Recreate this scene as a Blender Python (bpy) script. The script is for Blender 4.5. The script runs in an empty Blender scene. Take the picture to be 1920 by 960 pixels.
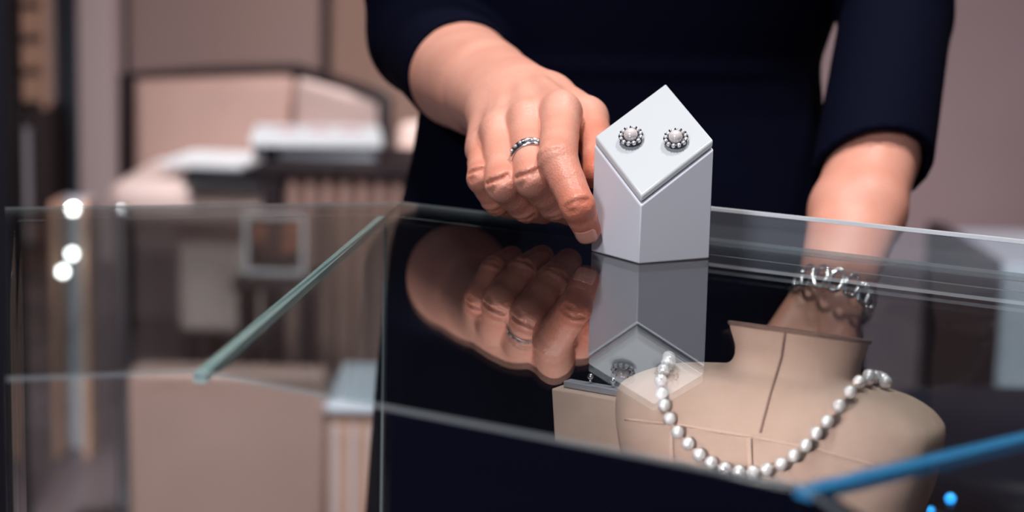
import bpy, bmesh, math, random
import numpy as np
from mathutils import Vector, Matrix
from mathutils.bvhtree import BVHTree
random.seed(4)
SC = bpy.context.scene
COL = SC.collection
TOP = 0.95                      # height of the glass counter top
FPX, PITCH, ROLL, CAMH = 3500.0, 0.162, 0.024, 12.94   # lens in pixels, camera height above the glass in cm

# ------------------------------------------------------------------ camera maths (cm, z from the glass top)
FW = np.array([0, math.cos(PITCH), -math.sin(PITCH)])
_r = np.array([1., 0, 0]); _u = np.array([0, math.sin(PITCH), math.cos(PITCH)])
RT = math.cos(ROLL)*_r + math.sin(ROLL)*_u
UP = -math.sin(ROLL)*_r + math.cos(ROLL)*_u
CAM = np.array([0, 0, CAMH])
def ray(x, y):
    return FW + RT*(x-960)/FPX - UP*(y-480)/FPX
def at(x, y, D):
    d = ray(x, y); return CAM + d*(D/d[1])
def on(x, y, z=0.0):
    d = ray(x, y); return CAM + d*((z-CAMH)/d[2])
def W(p):                        # cm (z from glass top) -> world metres
    return Vector((p[0]/100, p[1]/100, p[2]/100+TOP))
def pxcm(D): return FPX/D

# ------------------------------------------------------------------ object helpers
def link(o, parent=None):
    COL.objects.link(o)
    if parent is not None: o.parent = parent
    return o
def tag(o, label=None, cat=None, group=None, kind=None):
    if label: o['label'] = label
    if cat: o['category'] = cat
    if group: o['group'] = group
    if kind: o['kind'] = kind
    return o
def thing(name, label, cat, loc, rz=0.0, group=None):
    o = bpy.data.objects.new(name, None); o.empty_display_size = .02
    link(o); o.location = loc; o.rotation_euler = (0, 0, rz)
    return tag(o, label, cat, group)
def obj(name, bm, mats, parent=None, smooth=False, bevel=0, world=True, seg=2):
    """link bm as one mesh object; bm is in world metres unless world is False (then in the parent's frame)"""
    me = bpy.data.meshes.new(name)
    bmesh.ops.recalc_face_normals(bm, faces=bm.faces)
    bm.to_mesh(me); bm.free()
    if not isinstance(mats, (list, tuple)): mats = [mats]
    for m in mats: me.materials.append(m)
    if smooth: me.shade_smooth()
    o = bpy.data.objects.new(name, me)
    link(o, parent)
    if parent is not None and world:
        mw = Matrix.Translation(parent.location) @ parent.rotation_euler.to_matrix().to_4x4()
        p = parent.parent
        while p is not None:
            mw = (Matrix.Translation(p.location) @ p.rotation_euler.to_matrix().to_4x4()) @ mw
            p = p.parent
        me.transform(mw.inverted())
    if bevel:
        b = o.modifiers.new('bevel', 'BEVEL'); b.width = bevel; b.segments = seg; b.limit_method = 'ANGLE'
        b.harden_normals = False
        me.shade_smooth()
        try:
            me.set_sharp_from_angle(angle=math.radians(40))
        except Exception: pass
    return o
def box(bm, lo, hi, M=None, mat=0):
    vs = [bm.verts.new((x, y, z)) for x in (lo[0], hi[0]) for y in (lo[1], hi[1]) for z in (lo[2], hi[2])]
    if M is not None:
        for v in vs: v.co = M @ v.co
    for q in ((0,1,3,2),(4,6,7,5),(0,4,5,1),(2,3,7,6),(0,2,6,4),(1,5,7,3)):
        f = bm.faces.new([vs[i] for i in q]); f.material_index = mat
    return vs
def prism(bm, pts, z0, z1, mat=0, side=0):
    """pts: list of (x,y); vertical prism"""
    a = [bm.verts.new((p[0], p[1], z0)) for p in pts]; b = [bm.verts.new((p[0], p[1], z1)) for p in pts]
    bm.faces.new(a[::-1]).material_index = mat
    bm.faces.new(b).material_index = mat
    n = len(pts)
    for i in range(n):
        f = bm.faces.new((a[i], a[(i+1) % n], b[(i+1) % n], b[i])); f.material_index = side
    return a+b
def tube(bm, pts, r, n=10, closed=False, mat=0, flat=1.0, upv=None):
    pts = [Vector(p) for p in pts]; N = len(pts)
    rr = r if isinstance(r, (list, tuple)) else [r]*N
    rings = []; ref = upv
    for i, p in enumerate(pts):
        if closed: t = pts[(i+1) % N]-pts[i-1]
        else: t = pts[min(i+1, N-1)]-pts[max(i-1, 0)]
        t.normalize()
        if ref is None: ref = t.orthogonal()
        s = (ref - t*ref.dot(t)).normalized(); b = t.cross(s); ref = s
        rings.append([bm.verts.new(p + (s*math.cos(2*math.pi*k/n)*flat + b*math.sin(2*math.pi*k/n))*rr[i]) for k in range(n)])
    M = N if closed else N-1
    for i in range(M):
        A, B = rings[i], rings[(i+1) % N]
        for k in range(n):
            f = bm.faces.new((A[k], A[(k+1) % n], B[(k+1) % n], B[k])); f.material_index = mat; f.smooth = True
    if not closed:
        bm.faces.new(rings[0][::-1]).material_index = mat; bm.faces.new(rings[-1]).material_index = mat
def ball(bm, c, r, u=16, v=10, sc=(1, 1, 1), M=None, mat=0):
    m = Matrix.Translation(Vector(c)) @ (M or Matrix()) @ Matrix.Diagonal((r*sc[0], r*sc[1], r*sc[2], 1))
    g = bmesh.ops.create_uvsphere(bm, u_segments=u, v_segments=v, radius=1, matrix=m)
    for vv in g['verts']:
        for f in vv.link_faces: f.smooth = True; f.material_index = mat
def lathe(bm, prof, c=(0, 0, 0), n=40, M=None, mat=0, ell=(1, 1)):
    rings = []
    for r, z in prof:
        if r < 1e-6: rings.append([bm.verts.new((c[0], c[1], c[2]+z))])
        else: rings.append([bm.verts.new((c[0]+r*ell[0]*math.cos(2*math.pi*k/n), c[1]+r*ell[1]*math.sin(2*math.pi*k/n), c[2]+z)) for k in range(n)])
    for A, B in zip(rings, rings[1:]):
        for k in range(n):
            a = A[k % len(A)]; a2 = A[(k+1) % len(A)]; b = B[k % len(B)]; b2 = B[(k+1) % len(B)]
            vs = []
            for v in (a, a2, b2, b):
                if v not in vs: vs.append(v)
            if len(vs) > 2:
                f = bm.faces.new(vs); f.smooth = True; f.material_index = mat
    for R, rev in ((rings[0], True), (rings[-1], False)):
        if len(R) > 2: bm.faces.new(R[::-1] if rev else R).material_index = mat
    if M is not None:
        for R in rings:
            for v in R: v.co = M @ v.co

# ------------------------------------------------------------------ materials
def pm(name, col, rough=.5, metal=0, noise=None, bump=None, spec=.5, sub=0, coat=0, emis=None, es=0, wave=None, ior=None):
    m = bpy.data.materials.new(name); m.use_nodes = True
    nt = m.node_tree; b = nt.nodes['Principled BSDF']
    b.inputs['Base Color'].default_value = (*col, 1)
    b.inputs['Roughness'].default_value = rough; b.inputs['Metallic'].default_value = metal
    b.inputs['Specular IOR Level'].default_value = spec
    if ior: b.inputs['IOR'].default_value = ior
    if sub:
        b.inputs['Subsurface Weight'].default_value = sub
        b.inputs['Subsurface Radius'].default_value = (1, .35, .2); b.inputs['Subsurface Scale'].default_value = .004
    if coat: b.inputs['Coat Weight'].default_value = coat; b.inputs['Coat Roughness'].default_value = .15
    if emis: b.inputs['Emission Color'].default_value = (*emis, 1); b.inputs['Emission Strength'].default_value = es
    tc = nt.nodes.new('ShaderNodeTexCoord')
    if noise:                                  # (scale, second colour, low, high[, stretch])
        n = nt.nodes.new('ShaderNodeTexNoise'); n.inputs['Scale'].default_value = noise[0]; n.inputs['Detail'].default_value = 4
        mp = nt.nodes.new('ShaderNodeMapping'); nt.links.new(tc.outputs['Object'], mp.inputs[0])
        if len(noise) > 4: mp.inputs['Scale'].default_value = noise[4]
        nt.links.new(mp.outputs[0], n.inputs['Vector'])
        r = nt.nodes.new('ShaderNodeValToRGB')
        r.color_ramp.elements[0].position = noise[2]; r.color_ramp.elements[1].position = noise[3]
        r.color_ramp.elements[0].color = (*col, 1); r.color_ramp.elements[1].color = (*noise[1], 1)
        nt.links.new(n.outputs['Fac'], r.inputs[0]); nt.links.new(r.outputs[0], b.inputs['Base Color'])
    if bump:                                   # (scale, strength, distance)
        n2 = nt.nodes.new('ShaderNodeTexNoise'); n2.inputs['Scale'].default_value = bump[0]; n2.inputs['Detail'].default_value = 3
        nt.links.new(tc.outputs['Object'], n2.inputs['Vector'])
        bp = nt.nodes.new('ShaderNodeBump'); bp.inputs['Strength'].default_value = bump[1]; bp.inputs['Distance'].default_value = bump[2]
        nt.links.new(n2.outputs['Fac'], bp.inputs['Height']); nt.links.new(bp.outputs[0], b.inputs['Normal'])
    return m
def glass(name, tint=(.93, .97, .97), haze=0.0, hazecol=(.8, .85, .9)):
    """thin clear pane: straight-through transmission mixed with a mirror by the dielectric Fresnel term at both faces"""
    m = bpy.data.materials.new(name); m.use_nodes = True
    nt = m.node_tree; nt.nodes.clear(); N = nt.nodes.new; L = nt.links.new
    out = N('ShaderNodeOutputMaterial'); tr = N('ShaderNodeBsdfTransparent'); gl = N('ShaderNodeBsdfGlossy'); mx = N('ShaderNodeMixShader')
    tr.inputs[0].default_value = (*tint, 1); gl.inputs['Roughness'].default_value = 0.0
    fr = N('ShaderNodeFresnel'); geo = N('ShaderNodeNewGeometry'); ma = N('ShaderNodeMapRange')
    ma.inputs['To Min'].default_value = 1.52; ma.inputs['To Max'].default_value = 1/1.52
    L(geo.outputs['Backfacing'], ma.inputs['Value']); L(ma.outputs[0], fr.inputs['IOR'])
    L(fr.outputs[0], mx.inputs[0]); L(tr.outputs[0], mx.inputs[1]); L(gl.outputs[0], mx.inputs[2])
    if haze:
        df = N('ShaderNodeBsdfDiffuse'); df.inputs[0].default_value = (*hazecol, 1); m2 = N('ShaderNodeMixShader'); m2.inputs[0].default_value = haze
        L(tr.outputs[0], m2.inputs[1]); L(df.outputs[0], m2.inputs[2]); L(m2.outputs[0], mx.inputs[1])
    L(mx.outputs[0], out.inputs[0])
    return m
M = {}
M['glass'] = glass('clear_glass')
M['upstand'] = glass('satin_glass', haze=.10, hazecol=(.75, .8, .95))
M['edge'] = glass('polished_glass_edge', (.85, .93, .93), haze=.30, hazecol=(.75, .82, .85))  # pale haze puts the bright reflected line into the edge colour
M['lipedge'] = pm('polished_lip_edge', (.75, .80, .86), .15, spec=.8)
M['teal'] = pm('teal_glass_edge', (.50, .70, .70), .2, spec=.8)
M['blue'] = pm('blue_glass_edge', (.05, .34, .72), .2, spec=.8)  # blue LED light in the edge is put into its colour
M['navy'] = pm('navy_cloth', (.0016, .0022, .010), .85, spec=.06, bump=(900, .25, .0004))
M['navyplinth'] = pm('navy_lacquer', (.004, .005, .014), .12, spec=.3)
M['box'] = pm('white_lacquer', (.65, .68, .77), .42, spec=.4)  # body white, lifted and tinted blue in colour for the cool front light
M['lid'] = pm('white_gloss_lacquer', (.51, .55, .585), .22, spec=.5)  # same white as the body, darkened in colour to offset the top light
M['gap'] = pm('dark_joint', (.02, .02, .03), .6)
M['silver'] = pm('silver', (.75, .74, .76), .16, 1)
M['oxid'] = pm('blackened_silver', (.05, .05, .06), .3, .8)
M['stone'] = pm('clear_stone', (.82, .84, .9), .05, .6)
M['pearl'] = pm('pearl', (.96, .89, .90), .14, .28, spec=.8, coat=1.0)
M['linen'] = pm('tan_linen', (.56, .385, .315), .85, spec=.15, noise=(60, (.50, .335, .27), .35, .7), bump=(1500, .25, .0003))
M['linentrim'] = pm('dark_tan_cord', (.20, .11, .09), .8)
M['linenpale'] = pm('pale_tan_cord', (.62, .42, .34), .8)
M['beige'] = pm('beige_leather', (.35, .225, .198), .6, noise=(5, (.30, .19, .165), .3, .8))
M['cream'] = pm('cream_leather', (.70, .55, .52), .55)
M['darkwood'] = pm('dark_wood', (.013, .009, .013), .5, spec=.25, noise=(14, (.03, .02, .022), .3, .7, (1, 1, .1)))
M['paper'] = pm('white_paper', (.80, .85, .90), .5)
M['pink'] = pm('pink_print', (.72, .45, .48), .5)
M['greycover'] = pm('grey_cover', (.30, .29, .33), .5)
M['black'] = pm('black_cover', (.006, .006, .010), .6, spec=.1)
M['deck'] = pm('deck_cloth', (.16, .13, .14), .8)
M['tanbase'] = pm('tan_base', (.36, .24, .19), .6)
M['chrome'] = pm('chrome', (.7, .72, .76), .12, 1)
M['led'] = pm('lamp_lens', (1, .95, .9), .3, emis=(1, .95, .92), es=30)  # glow for balls that stand in for reflected points of light
M['bled'] = pm('blue_lamp_lens', (.1, .6, 1), .3, emis=(.02, .30, .9), es=2.6)  # glow for balls that stand in for blue points of light
M['floor'] = pm('dark_floor', (.080, .058, .068), .35, noise=(3, (.12, .09, .10), .3, .7, (6, .6, 1)))
M['ceil'] = pm('ceiling_paint', (.55, .52, .52), .9)
M['wall'] = pm('mauve_wall', (.24, .175, .185), .8, noise=(1.2, (.20, .145, .150), .3, .7))
M['wallwarm'] = pm('warm_panel', (.30, .19, .155), .7, noise=(2, (.26, .16, .13), .3, .7, (3, 1, .3)))
M['wallpanel'] = pm('taupe_panel', (.27, .20, .215), .75, noise=(1.0, (.30, .205, .19), .35, .65, (1, 1, .3)))
M['pale'] = pm('pale_mauve_paint', (.50, .40, .41), .7)
M['slat'] = pm('oak_slat', (.56, .34, .25), .6, noise=(10, (.46, .27, .195), .3, .7, (.2, 1, 4)))
M['bluegrey'] = pm('blue_grey_glass', (.13, .16, .20), .2)
M['palegrey'] = pm('pale_grey_lacquer', (.50, .54, .62), .3)
M['stoolnavy'] = pm('navy_leather', (.012, .018, .045), .35)
M['frame'] = pm('white_frame', (.75, .72, .76), .5)
M['picture'] = pm('dark_print', (.012, .01, .014), .6, spec=.1, noise=(11, (.45, .15, .07), .50, .58))

def skin_material():
    m = pm('skin', (.70, .37, .28), .42, spec=.35, sub=.07)
    nt = m.node_tree; b = nt.nodes['Principled BSDF']; N = nt.nodes.new; L = nt.links.new
    at_ = N('ShaderNodeAttribute'); at_.attribute_name = 'red'
    tc = N('ShaderNodeTexCoord')
    n = N('ShaderNodeTexNoise'); n.inputs['Scale'].default_value = 55; n.inputs['Detail'].default_value = 5; L(tc.outputs['Object'], n.inputs['Vector'])
    add = N('ShaderNodeMath'); add.operation = 'MULTIPLY_ADD'; L(n.outputs['Fac'], add.inputs[0]); add.inputs[1].default_value = .5
    sub = N('ShaderNodeMath'); sub.operation = 'SUBTRACT'; L(at_.outputs['Fac'], sub.inputs[0]); sub.inputs[1].default_value = .25
    L(sub.outputs[0], add.inputs[2])
    r = N('ShaderNodeValToRGB'); r.color_ramp.elements[0].position = 0; r.color_ramp.elements[1].position = 1
    r.color_ramp.elements[0].color = (.73, .37, .285, 1); r.color_ramp.elements[1].color = (.47, .088, .033, 1)
    L(add.outputs[0], r.inputs[0]); L(r.outputs[0], b.inputs['Base Color'])
    n2 = N('ShaderNodeTexNoise'); n2.inputs['Scale'].default_value = 320; n2.inputs['Detail'].default_value = 4; L(tc.outputs['Object'], n2.inputs['Vector'])
    n3 = N('ShaderNodeTexVoronoi'); n3.inputs['Scale'].default_value = 900; L(tc.outputs['Object'], n3.inputs['Vector'])
    ad = N('ShaderNodeMath'); ad.operation = 'ADD'; L(n2.outputs['Fac'], ad.inputs[0]); L(n3.outputs['Distance'], ad.inputs[1])
    bp = N('ShaderNodeBump'); bp.inputs['Strength'].default_value = .22; bp.inputs['Distance'].default_value = .0006
    L(ad.outputs[0], bp.inputs['Height']); L(bp.outputs[0], b.inputs['Normal'])
    return m
M['skin'] = skin_material()
M['nail'] = pm('nail', (.66, .30, .23), .22, spec=.5, coat=.3)
M['hair'] = pm('hair', (.03, .018, .012), .5)

# ------------------------------------------------------------------ signed distance modelling (numpy), cm
class Field:
    def __init__(s, lo, hi, h):
        s.lo = np.array(lo, float); s.h = h
        s.n = np.ceil((np.array(hi)-s.lo)/h).astype(int)+1
        s.F = np.full(s.n, 3.0, np.float32)
    def sl(s, lo, hi):
        a = np.clip(np.floor((np.array(lo)-s.lo)/s.h).astype(int), 0, s.n); b = np.clip(np.ceil((np.array(hi)-s.lo)/s.h).astype(int)+1, 0, s.n)
        return tuple(slice(i, j) for i, j in zip(a, b)), a, b
    def grid(s, a, b):
        return [(s.lo[i]+s.h*np.arange(a[i], b[i], dtype=np.float32)).reshape([-1 if j == i else 1 for j in range(3)]).astype(np.float32) for i in range(3)]
def smin(a, b, k):
    h = np.clip(.5+.5*(a-b)/k, 0, 1); return a*(1-h)+b*h-k*h*(1-h)
def cone_d(X, a, b, ra, rb):
    a = np.array(a, np.float32); ba = np.array(b, np.float32)-a; L = float(ba@ba)+1e-9
    px, py, pz = X[0]-a[0], X[1]-a[1], X[2]-a[2]
    t = np.clip((px*ba[0]+py*ba[1]+pz*ba[2])/L, 0, 1)
    return np.sqrt((px-t*ba[0])**2+(py-t*ba[1])**2+(pz-t*ba[2])**2)-(ra+(rb-ra)*t)
def add_cone(f, a, b, ra, rb, k, clip=None):
    m = k+3*f.h; R = max(ra, rb)+m
    sl, i, j = f.sl(np.minimum(a, b)-R, np.maximum(a, b)+R)
    if any(y <= x for x, y in zip(i, j)): return
    X = f.grid(i, j); d = cone_d(X, a, b, ra, rb)
    if clip is not None: d = np.maximum(d, clip(X))
    f.F[sl] = smin(f.F[sl], d, k)
def carve(f, a, b, r, k=.08):
    R = r+k+3*f.h
    sl, i, j = f.sl(np.minimum(a, b)-R, np.maximum(a, b)+R)
    if any(y <= x for x, y in zip(i, j)): return
    X = f.grid(i, j); d = cone_d(X, a, b, r, r)
    f.F[sl] = -smin(-f.F[sl], d, k)
def add_profile(f, prof, k, off=0.0, p=2.0):
    """prof rows: z, cx, cy, rx, ry - a stack of (super)ellipses"""
    prof = sorted(prof); z = np.array([r[0] for r in prof])
    m = k+3*f.h
    lo = (min(r[1]-r[3] for r in prof)-m, min(r[2]-r[4] for r in prof)-m, z[0]-m); hi = (max(r[1]+r[3] for r in prof)+m, max(r[2]+r[4] for r in prof)+m, z[-1]+m)
    sl, i, j = f.sl(lo, hi); X = f.grid(i, j)
    zz = X[2].ravel(); zc = np.clip(zz, z[0], z[-1])
    sm = lambda c: np.interp(zc, z, [r[c] for r in prof]).astype(np.float32).reshape(1, 1, -1)
    cx, cy, rx, ry = sm(1), sm(2), sm(3)+off, sm(4)+off
    q = (np.abs((X[0]-cx)/rx)**p+np.abs((X[1]-cy)/ry)**p)**(1/p)
    d = (q-1)*np.minimum(rx, ry)
    d = np.maximum(d, np.maximum(z[0]-X[2], X[2]-z[-1]))
    f.F[sl] = smin(f.F[sl], d.astype(np.float32), k)
def nets(F, lo, h):
    S = F < 0
    c = np.zeros(tuple(n-1 for n in F.shape), np.int8)
    offs = [(i, j, k) for i in (0, 1) for j in (0, 1) for k in (0, 1)]
    n = F.shape
    for o in offs: c += S[o[0]:n[0]-1+o[0], o[1]:n[1]-1+o[1], o[2]:n[2]-1+o[2]]
    act = np.argwhere((c > 0) & (c < 8)); idx = np.full(c.shape, -1, np.int32); idx[tuple(act.T)] = np.arange(len(act))
    val = np.stack([F[act[:, 0]+o[0], act[:, 1]+o[1], act[:, 2]+o[2]] for o in offs], 1)
    P = np.zeros((len(act), 3)); C = np.zeros(len(act)); O = np.array(offs, float)
    for a in range(8):
        for b in range(a+1, 8):
            if np.abs(O[a]-O[b]).sum() != 1: continue
            m = (val[:, a] < 0) != (val[:, b] < 0)
            t = val[m, a]/(val[m, a]-val[m, b]); P[m] += O[a]+(O[b]-O[a])*t[:, None]; C[m] += 1
    V = lo+h*(act+P/C[:, None])
    quads = []
    for ax in range(3):
        s0 = [slice(None)]*3; s1 = [slice(None)]*3; s0[ax] = slice(0, -1); s1[ax] = slice(1, None)
        e = np.argwhere(S[tuple(s0)] != S[tuple(s1)]); u, v = (ax+1) % 3, (ax+2) % 3
        ok = (e[:, u] > 0) & (e[:, v] > 0) & (e[:, u] < n[u]-1) & (e[:, v] < n[v]-1); e = e[ok]
        inside = S[tuple(e.T)]
        def cell(du, dv):
            q = e.copy(); q[:, u] -= du; q[:, v] -= dv; return idx[tuple(q.T)]
        Q = np.stack([cell(1, 1), cell(0, 1), cell(0, 0), cell(1, 0)], 1)
        Q[~inside] = Q[~inside][:, ::-1]; quads.append(Q)
    return V, np.concatenate(quads)
def relax(V, Q, it=2, lam=.5):
    n = len(V); E = np.concatenate([Q[:, [0, 1]], Q[:, [1, 2]], Q[:, [2, 3]], Q[:, [3, 0]]]); E = np.concatenate([E, E[:, ::-1]])
    cnt = np.bincount(E[:, 0], minlength=n)[:, None].clip(1)
    for _ in range(it):
        A = np.stack([np.bincount(E[:, 0], weights=V[E[:, 1], i], minlength=n) for i in range(3)], 1)/cnt
        V = V+lam*(A-V)
    return V
# ================================================================== THE WOMAN
def V3(p): return np.array(p, float)
def nrm(v): v = np.array(v, float); return v/np.linalg.norm(v)
person = thing('person', 'person in a navy dress behind the counter, one hand beside the white block', 'person',
               W((7, 118, -95)))
# --- right forearm and hand (left in the picture), every joint: picture x, y and distance
PR = {'w': at(960, 192, 92.5), 'cuff': at(868, 140, 107), 'elb': at(806, 66, 118)}
fing = {   # MCP, PIP, DIP, tip with radii
 'index': [(1052, 212, 85.5), (1046, 300, 81.2), (1083, 386, 79.4), (1101, 431, 80.1)],
 'middle': [(987, 226, 86.4), (1000, 336, 81.9), (1042, 381, 83.4), (1068, 397, 85.0)],
 'ring': [(935, 248, 87.0), (944, 346, 82.8), (985, 385, 84.2), (1018, 396, 85.6)],
 'pinky': [(905, 280, 87.6), (905, 334, 84.2), (930, 376, 84.9), (962, 389, 86.0)]}
rad = {'index': [.93, .88, .76, .60], 'middle': [.88, .86, .80, .64], 'ring': [.85, .83, .76, .60], 'pinky': [.74, .72, .66, .54]}
JT = {k: [at(*p) for p in v] for k, v in fing.items()}
mc = {'index': at(1002, 172, 91.5), 'middle': at(976, 182, 91.6), 'ring': at(950, 195, 91.8), 'pinky': at(930, 212, 92)}
TH = [at(1032, 188, 91.2), at(1098, 223, 87.8), at(1121, 275, 85.0), at(1121, 326, 82.6)]; TR = [1.25, 1.02, .84, .70]
XCUT = 111.0                      # where the fine forearm meets the rest of the body, inside the sleeve
def arm_right(f, clip=None):
    w, c, e = PR['w'], PR['cuff'], PR['elb']
    lat = nrm(JT['index'][0]-JT['pinky'][0])
    for s, r in ((-.75, 1.75), (.75, 1.7)):
        add_cone(f, w+lat*s, c+lat*s*.6, r, 2.45, .8, clip)
    add_cone(f, w*.45+c*.55, c, 2.35, 2.75, .8, clip)
    add_cone(f, c, e, 2.75, 3.1, .6, clip); add_cone(f, w*.5+c*.5+V3((0, 0, -.5)), c+V3((-.1, 0, -.2)), 2.1, 2.6, .8, clip)
fr_ = Field((-6.6, 77, -2.2), (6.2, XCUT, 12.5), .066)
arm_right(fr_)
f = fr_
for k in mc: add_cone(f, mc[k], JT[k][0]+V3((0, .1, -.04)), 1.0, rad[k][0]*.99, .5)
add_cone(f, at(962, 205, 92), at(965, 262, 88.6), 1.5, 1.2, .8)                # palm
add_cone(f, at(985, 205, 91.5), at(1030, 262, 88), 1.4, 1.1, .8)
add_cone(f, at(925, 225, 92), at(912, 282, 88.5), 1.15, .85, .7)               # outer edge of the palm
add_cone(f, at(985, 200, 92), TH[0], 1.3, TR[0], .7); add_cone(f, TH[0], TH[1], TR[0], TR[1], .4)
add_cone(f, at(1005, 215, 89.5), TH[1]+V3((-.6, .4, -.4)), 1.0, .6, .7)        # web between thumb and index
for k in ('index', 'middle', 'ring'):                                          # tendons over the back of the hand
    n = V3((0, -.25, .97)); add_cone(f, mc[k]+n*.72, JT[k][0]+n*rad[k][0]*.80, .28, .26, .35)
for k in JT:                                                                   # knuckles
    add_cone(f, JT[k][0]+V3((0, -.25, .22)), JT[k][0]+V3((0, -.45, .05)), rad[k][0]*.82, rad[k][0]*.78, .25)
KS = list(JT)
for a_, b_ in zip(KS, KS[1:]):                                                 # flesh between the knuckles
    qa = JT[a_][0]*.86+mc[a_]*.14; qb = JT[b_][0]*.86+mc[b_]*.14; add_cone(f, qa, qb, rad[a_][0]*.88, rad[b_][0]*.88, .3)
base = f.F.copy(); out = f.F
def bend_out(a, p, b): return nrm(nrm(p-a)-nrm(b-p))
def finger(J, R, kp, web=.36):
    lo = np.min(J, 0)-1.6; hi = np.max(J, 0)+1.6
    sl, i, j = f.sl(lo, hi); X = f.grid(i, j)
    G = np.full(tuple(b-a for a, b in zip(i, j)), 3.0, np.float32)
    for a, b, ra, rb in zip(J, J[1:], R, R[1:]):
        mid = a*.5+b*.5; rm = (ra+rb)/2*.95
        G = smin(G, cone_d(X, a, mid, ra, rm), .12); G = smin(G, cone_d(X, mid, b, rm, rb), .12)
    for q in (1, 2):
        if q >= len(J)-1: continue
        n = bend_out(J[q-1], J[q], J[q+1]); p = J[q]+n*R[q]*.30
        G = smin(G, cone_d(X, p, p+n*.02, R[q]*.80, R[q]*.78), .18)
        t = nrm(J[q+1]-J[q-1]); l = np.cross(t, n)
        for s in ((-.38, -.02, .34) if q == 1 else (-.22, .02, .24)):
            A = [J[q]+t*(s+.10*math.sin(9*s+3*a))*R[q]+n*R[q]*(1.20 if abs(s) < .2 else 1.165)*math.cos(a)+l*R[q]*1.0*math.sin(a) for a in (-.8, -.4, 0, .4, .8)]
            for a, b in zip(A, A[1:]):
                G = -smin(-G, cone_d(X, a, b, .05, .05), .18)
    H = smin(base[sl], G, web)
    out[sl] = smin(out[sl], H, .035)
for k in JT: finger(JT[k], rad[k], k)
finger(TH[1:], TR[1:], 'thumb', .4)
fv, fq = nets(out, f.lo, f.h); fv = relax(fv, fq, 2)
hot = [(JT[k][1], .75, 1.0) for k in JT]+[(JT[k][2], .75, 1.0) for k in JT]+[(JT[k][3], .9, 1.1) for k in JT]+[(JT['index'][2], .95, 1.3), (JT['index'][3], 1.0, 1.4), (JT['index'][1], .5, 1.2)]
hot += [(TH[2], .7, 1.6), (TH[3], .8, 1.6)]+[((JT[k][0]+JT[k][1])/2, .38, 1.3) for k in JT]+[((JT[k][1]+JT[k][2])/2, .7, 1.2) for k in JT]
hot += [((JT['pinky'][0]+JT['pinky'][1])/2, .4, 1.5)]
# --- left arm (right in the picture)
PL = {'w': at(1574, 512, 97), 'cuff': at(1640, 288, 104.5), 'elb': at(1680, 30, 114)}
LCUT = 107.5
def arm_left(f, clip=None):
    w, c, e = PL['w'], PL['cuff'], PL['elb']
    for s in (-.55, .55):
        add_cone(f, w+V3((s, 0, 0)), (w+c)/2+V3((s*.9, 0, 0)), 1.55, 2.1, .7, clip); add_cone(f, (w+c)/2+V3((s*.9, 0, 0)), c+V3((s*.5, 0, 0)), 2.05, 2.2, .7, clip)
    add_cone(f, c, e, 2.4, 2.75, .6, clip)
g = Field((8.5, 88, -16), (24, LCUT, 8), .13)
arm_left(g)
hp = at(1530, 588, 95.5); k0 = nrm(hp-PL['w'])
lats = nrm(np.cross(k0, V3((0.3, 1, 0)))); nd = nrm(np.cross(lats, k0))
LF = {}
for i, (s, L, r) in enumerate(((-2.2, 5.2, .58), (-.75, 6.6, .66), (.75, 7.0, .68), (2.2, 6.4, .66))):
    m = PL['w']+k0*7.6+lats*s*.62; add_cone(g, PL['w']+k0*1.2+lats*s*.3, m, 1.0, r*1.1, .5)
    d = nrm(k0+lats*s*.04); p1 = m+d*L*.44; p2 = p1+nrm(d+nd*.35)*L*.3; p3 = p2+nrm(d+nd*.75)*L*.22
    for a, b, ra, rb in ((m, p1, r*1.15, r), (p1, p2, r, r*.85), (p2, p3, r*.85, r*.72)): add_cone(g, a, b, ra, rb, .12)
a = PL['w']+k0*2+lats*1.0; b = a+nrm(k0+lats*.45)*3.6; c = b+nrm(k0+lats*.35)*2.8; d = c+nrm(k0)*2.2
for p, q, ra, rb in ((a, b, 1.2, .95), (b, c, .95, .78), (c, d, .78, .62)): add_cone(g, p, q, ra, rb, .3)
gv, gq = nets(g.F, g.lo, g.h); gv = relax(gv, gq, 2)
# --- the rest of the body, inside the dress
TOR = [(45, 7, 120, 7, 6), (41, 7, 120, 14.5, 8.5), (33, 7, 119, 15.5, 10.5), (20, 7, 118, 15, 11.5), (12, 6.8, 118, 13.6, 10), (9, 6.7, 118, 12.8, 9.5), (6.4, 6.6, 118, 12.1, 9), (3.5, 6.7, 118, 12.4, 9), (0, 6.9, 118, 13.1, 9.5),
       (-6, 7.1, 118, 14.6, 10.2), (-14, 7.2, 118, 15.5, 11), (-25, 7.2, 118, 16.2, 11.2), (-50, 7.2, 118, 15.6, 10.6)]
SHR, SHL = V3((-9.5, 119.5, 38)), V3((23.5, 119.5, 38))
c_ = Field((-18, LCUT-1.5, -95.5), (33, 134, 74), .33)
add_profile(c_, TOR[:-1]+[(-28, 7.2, 118, 14, 9)], 1, -1.2)
arm_right(c_, lambda X: XCUT-X[1]); add_cone(c_, PR['elb'], SHR, 3.1, 4.2, 1.0)
arm_left(c_, lambda X: LCUT-X[1]+0*X[0]); add_cone(c_, PL['elb'], SHL, 2.7, 4.0, 1.0)
add_cone(c_, (7, 120, 40), (7, 118.5, 54), 5.2, 4.8, 1.5)
add_cone(c_, (7, 119, 63), (7, 118, 63.5), 7.0, 7.2, 1.0); add_cone(c_, (7, 116, 59), (7, 114.5, 54.5), 5.4, 3.6, 1.5)     # skull and jaw
add_cone(c_, (7, 111.3, 61), (7, 109.6, 58.2), .7, 1.1, .8); add_cone(c_, (5.6, 110.9, 55.2), (8.4, 110.9, 55.2), .6, .6, .4)   # nose, lips
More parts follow.
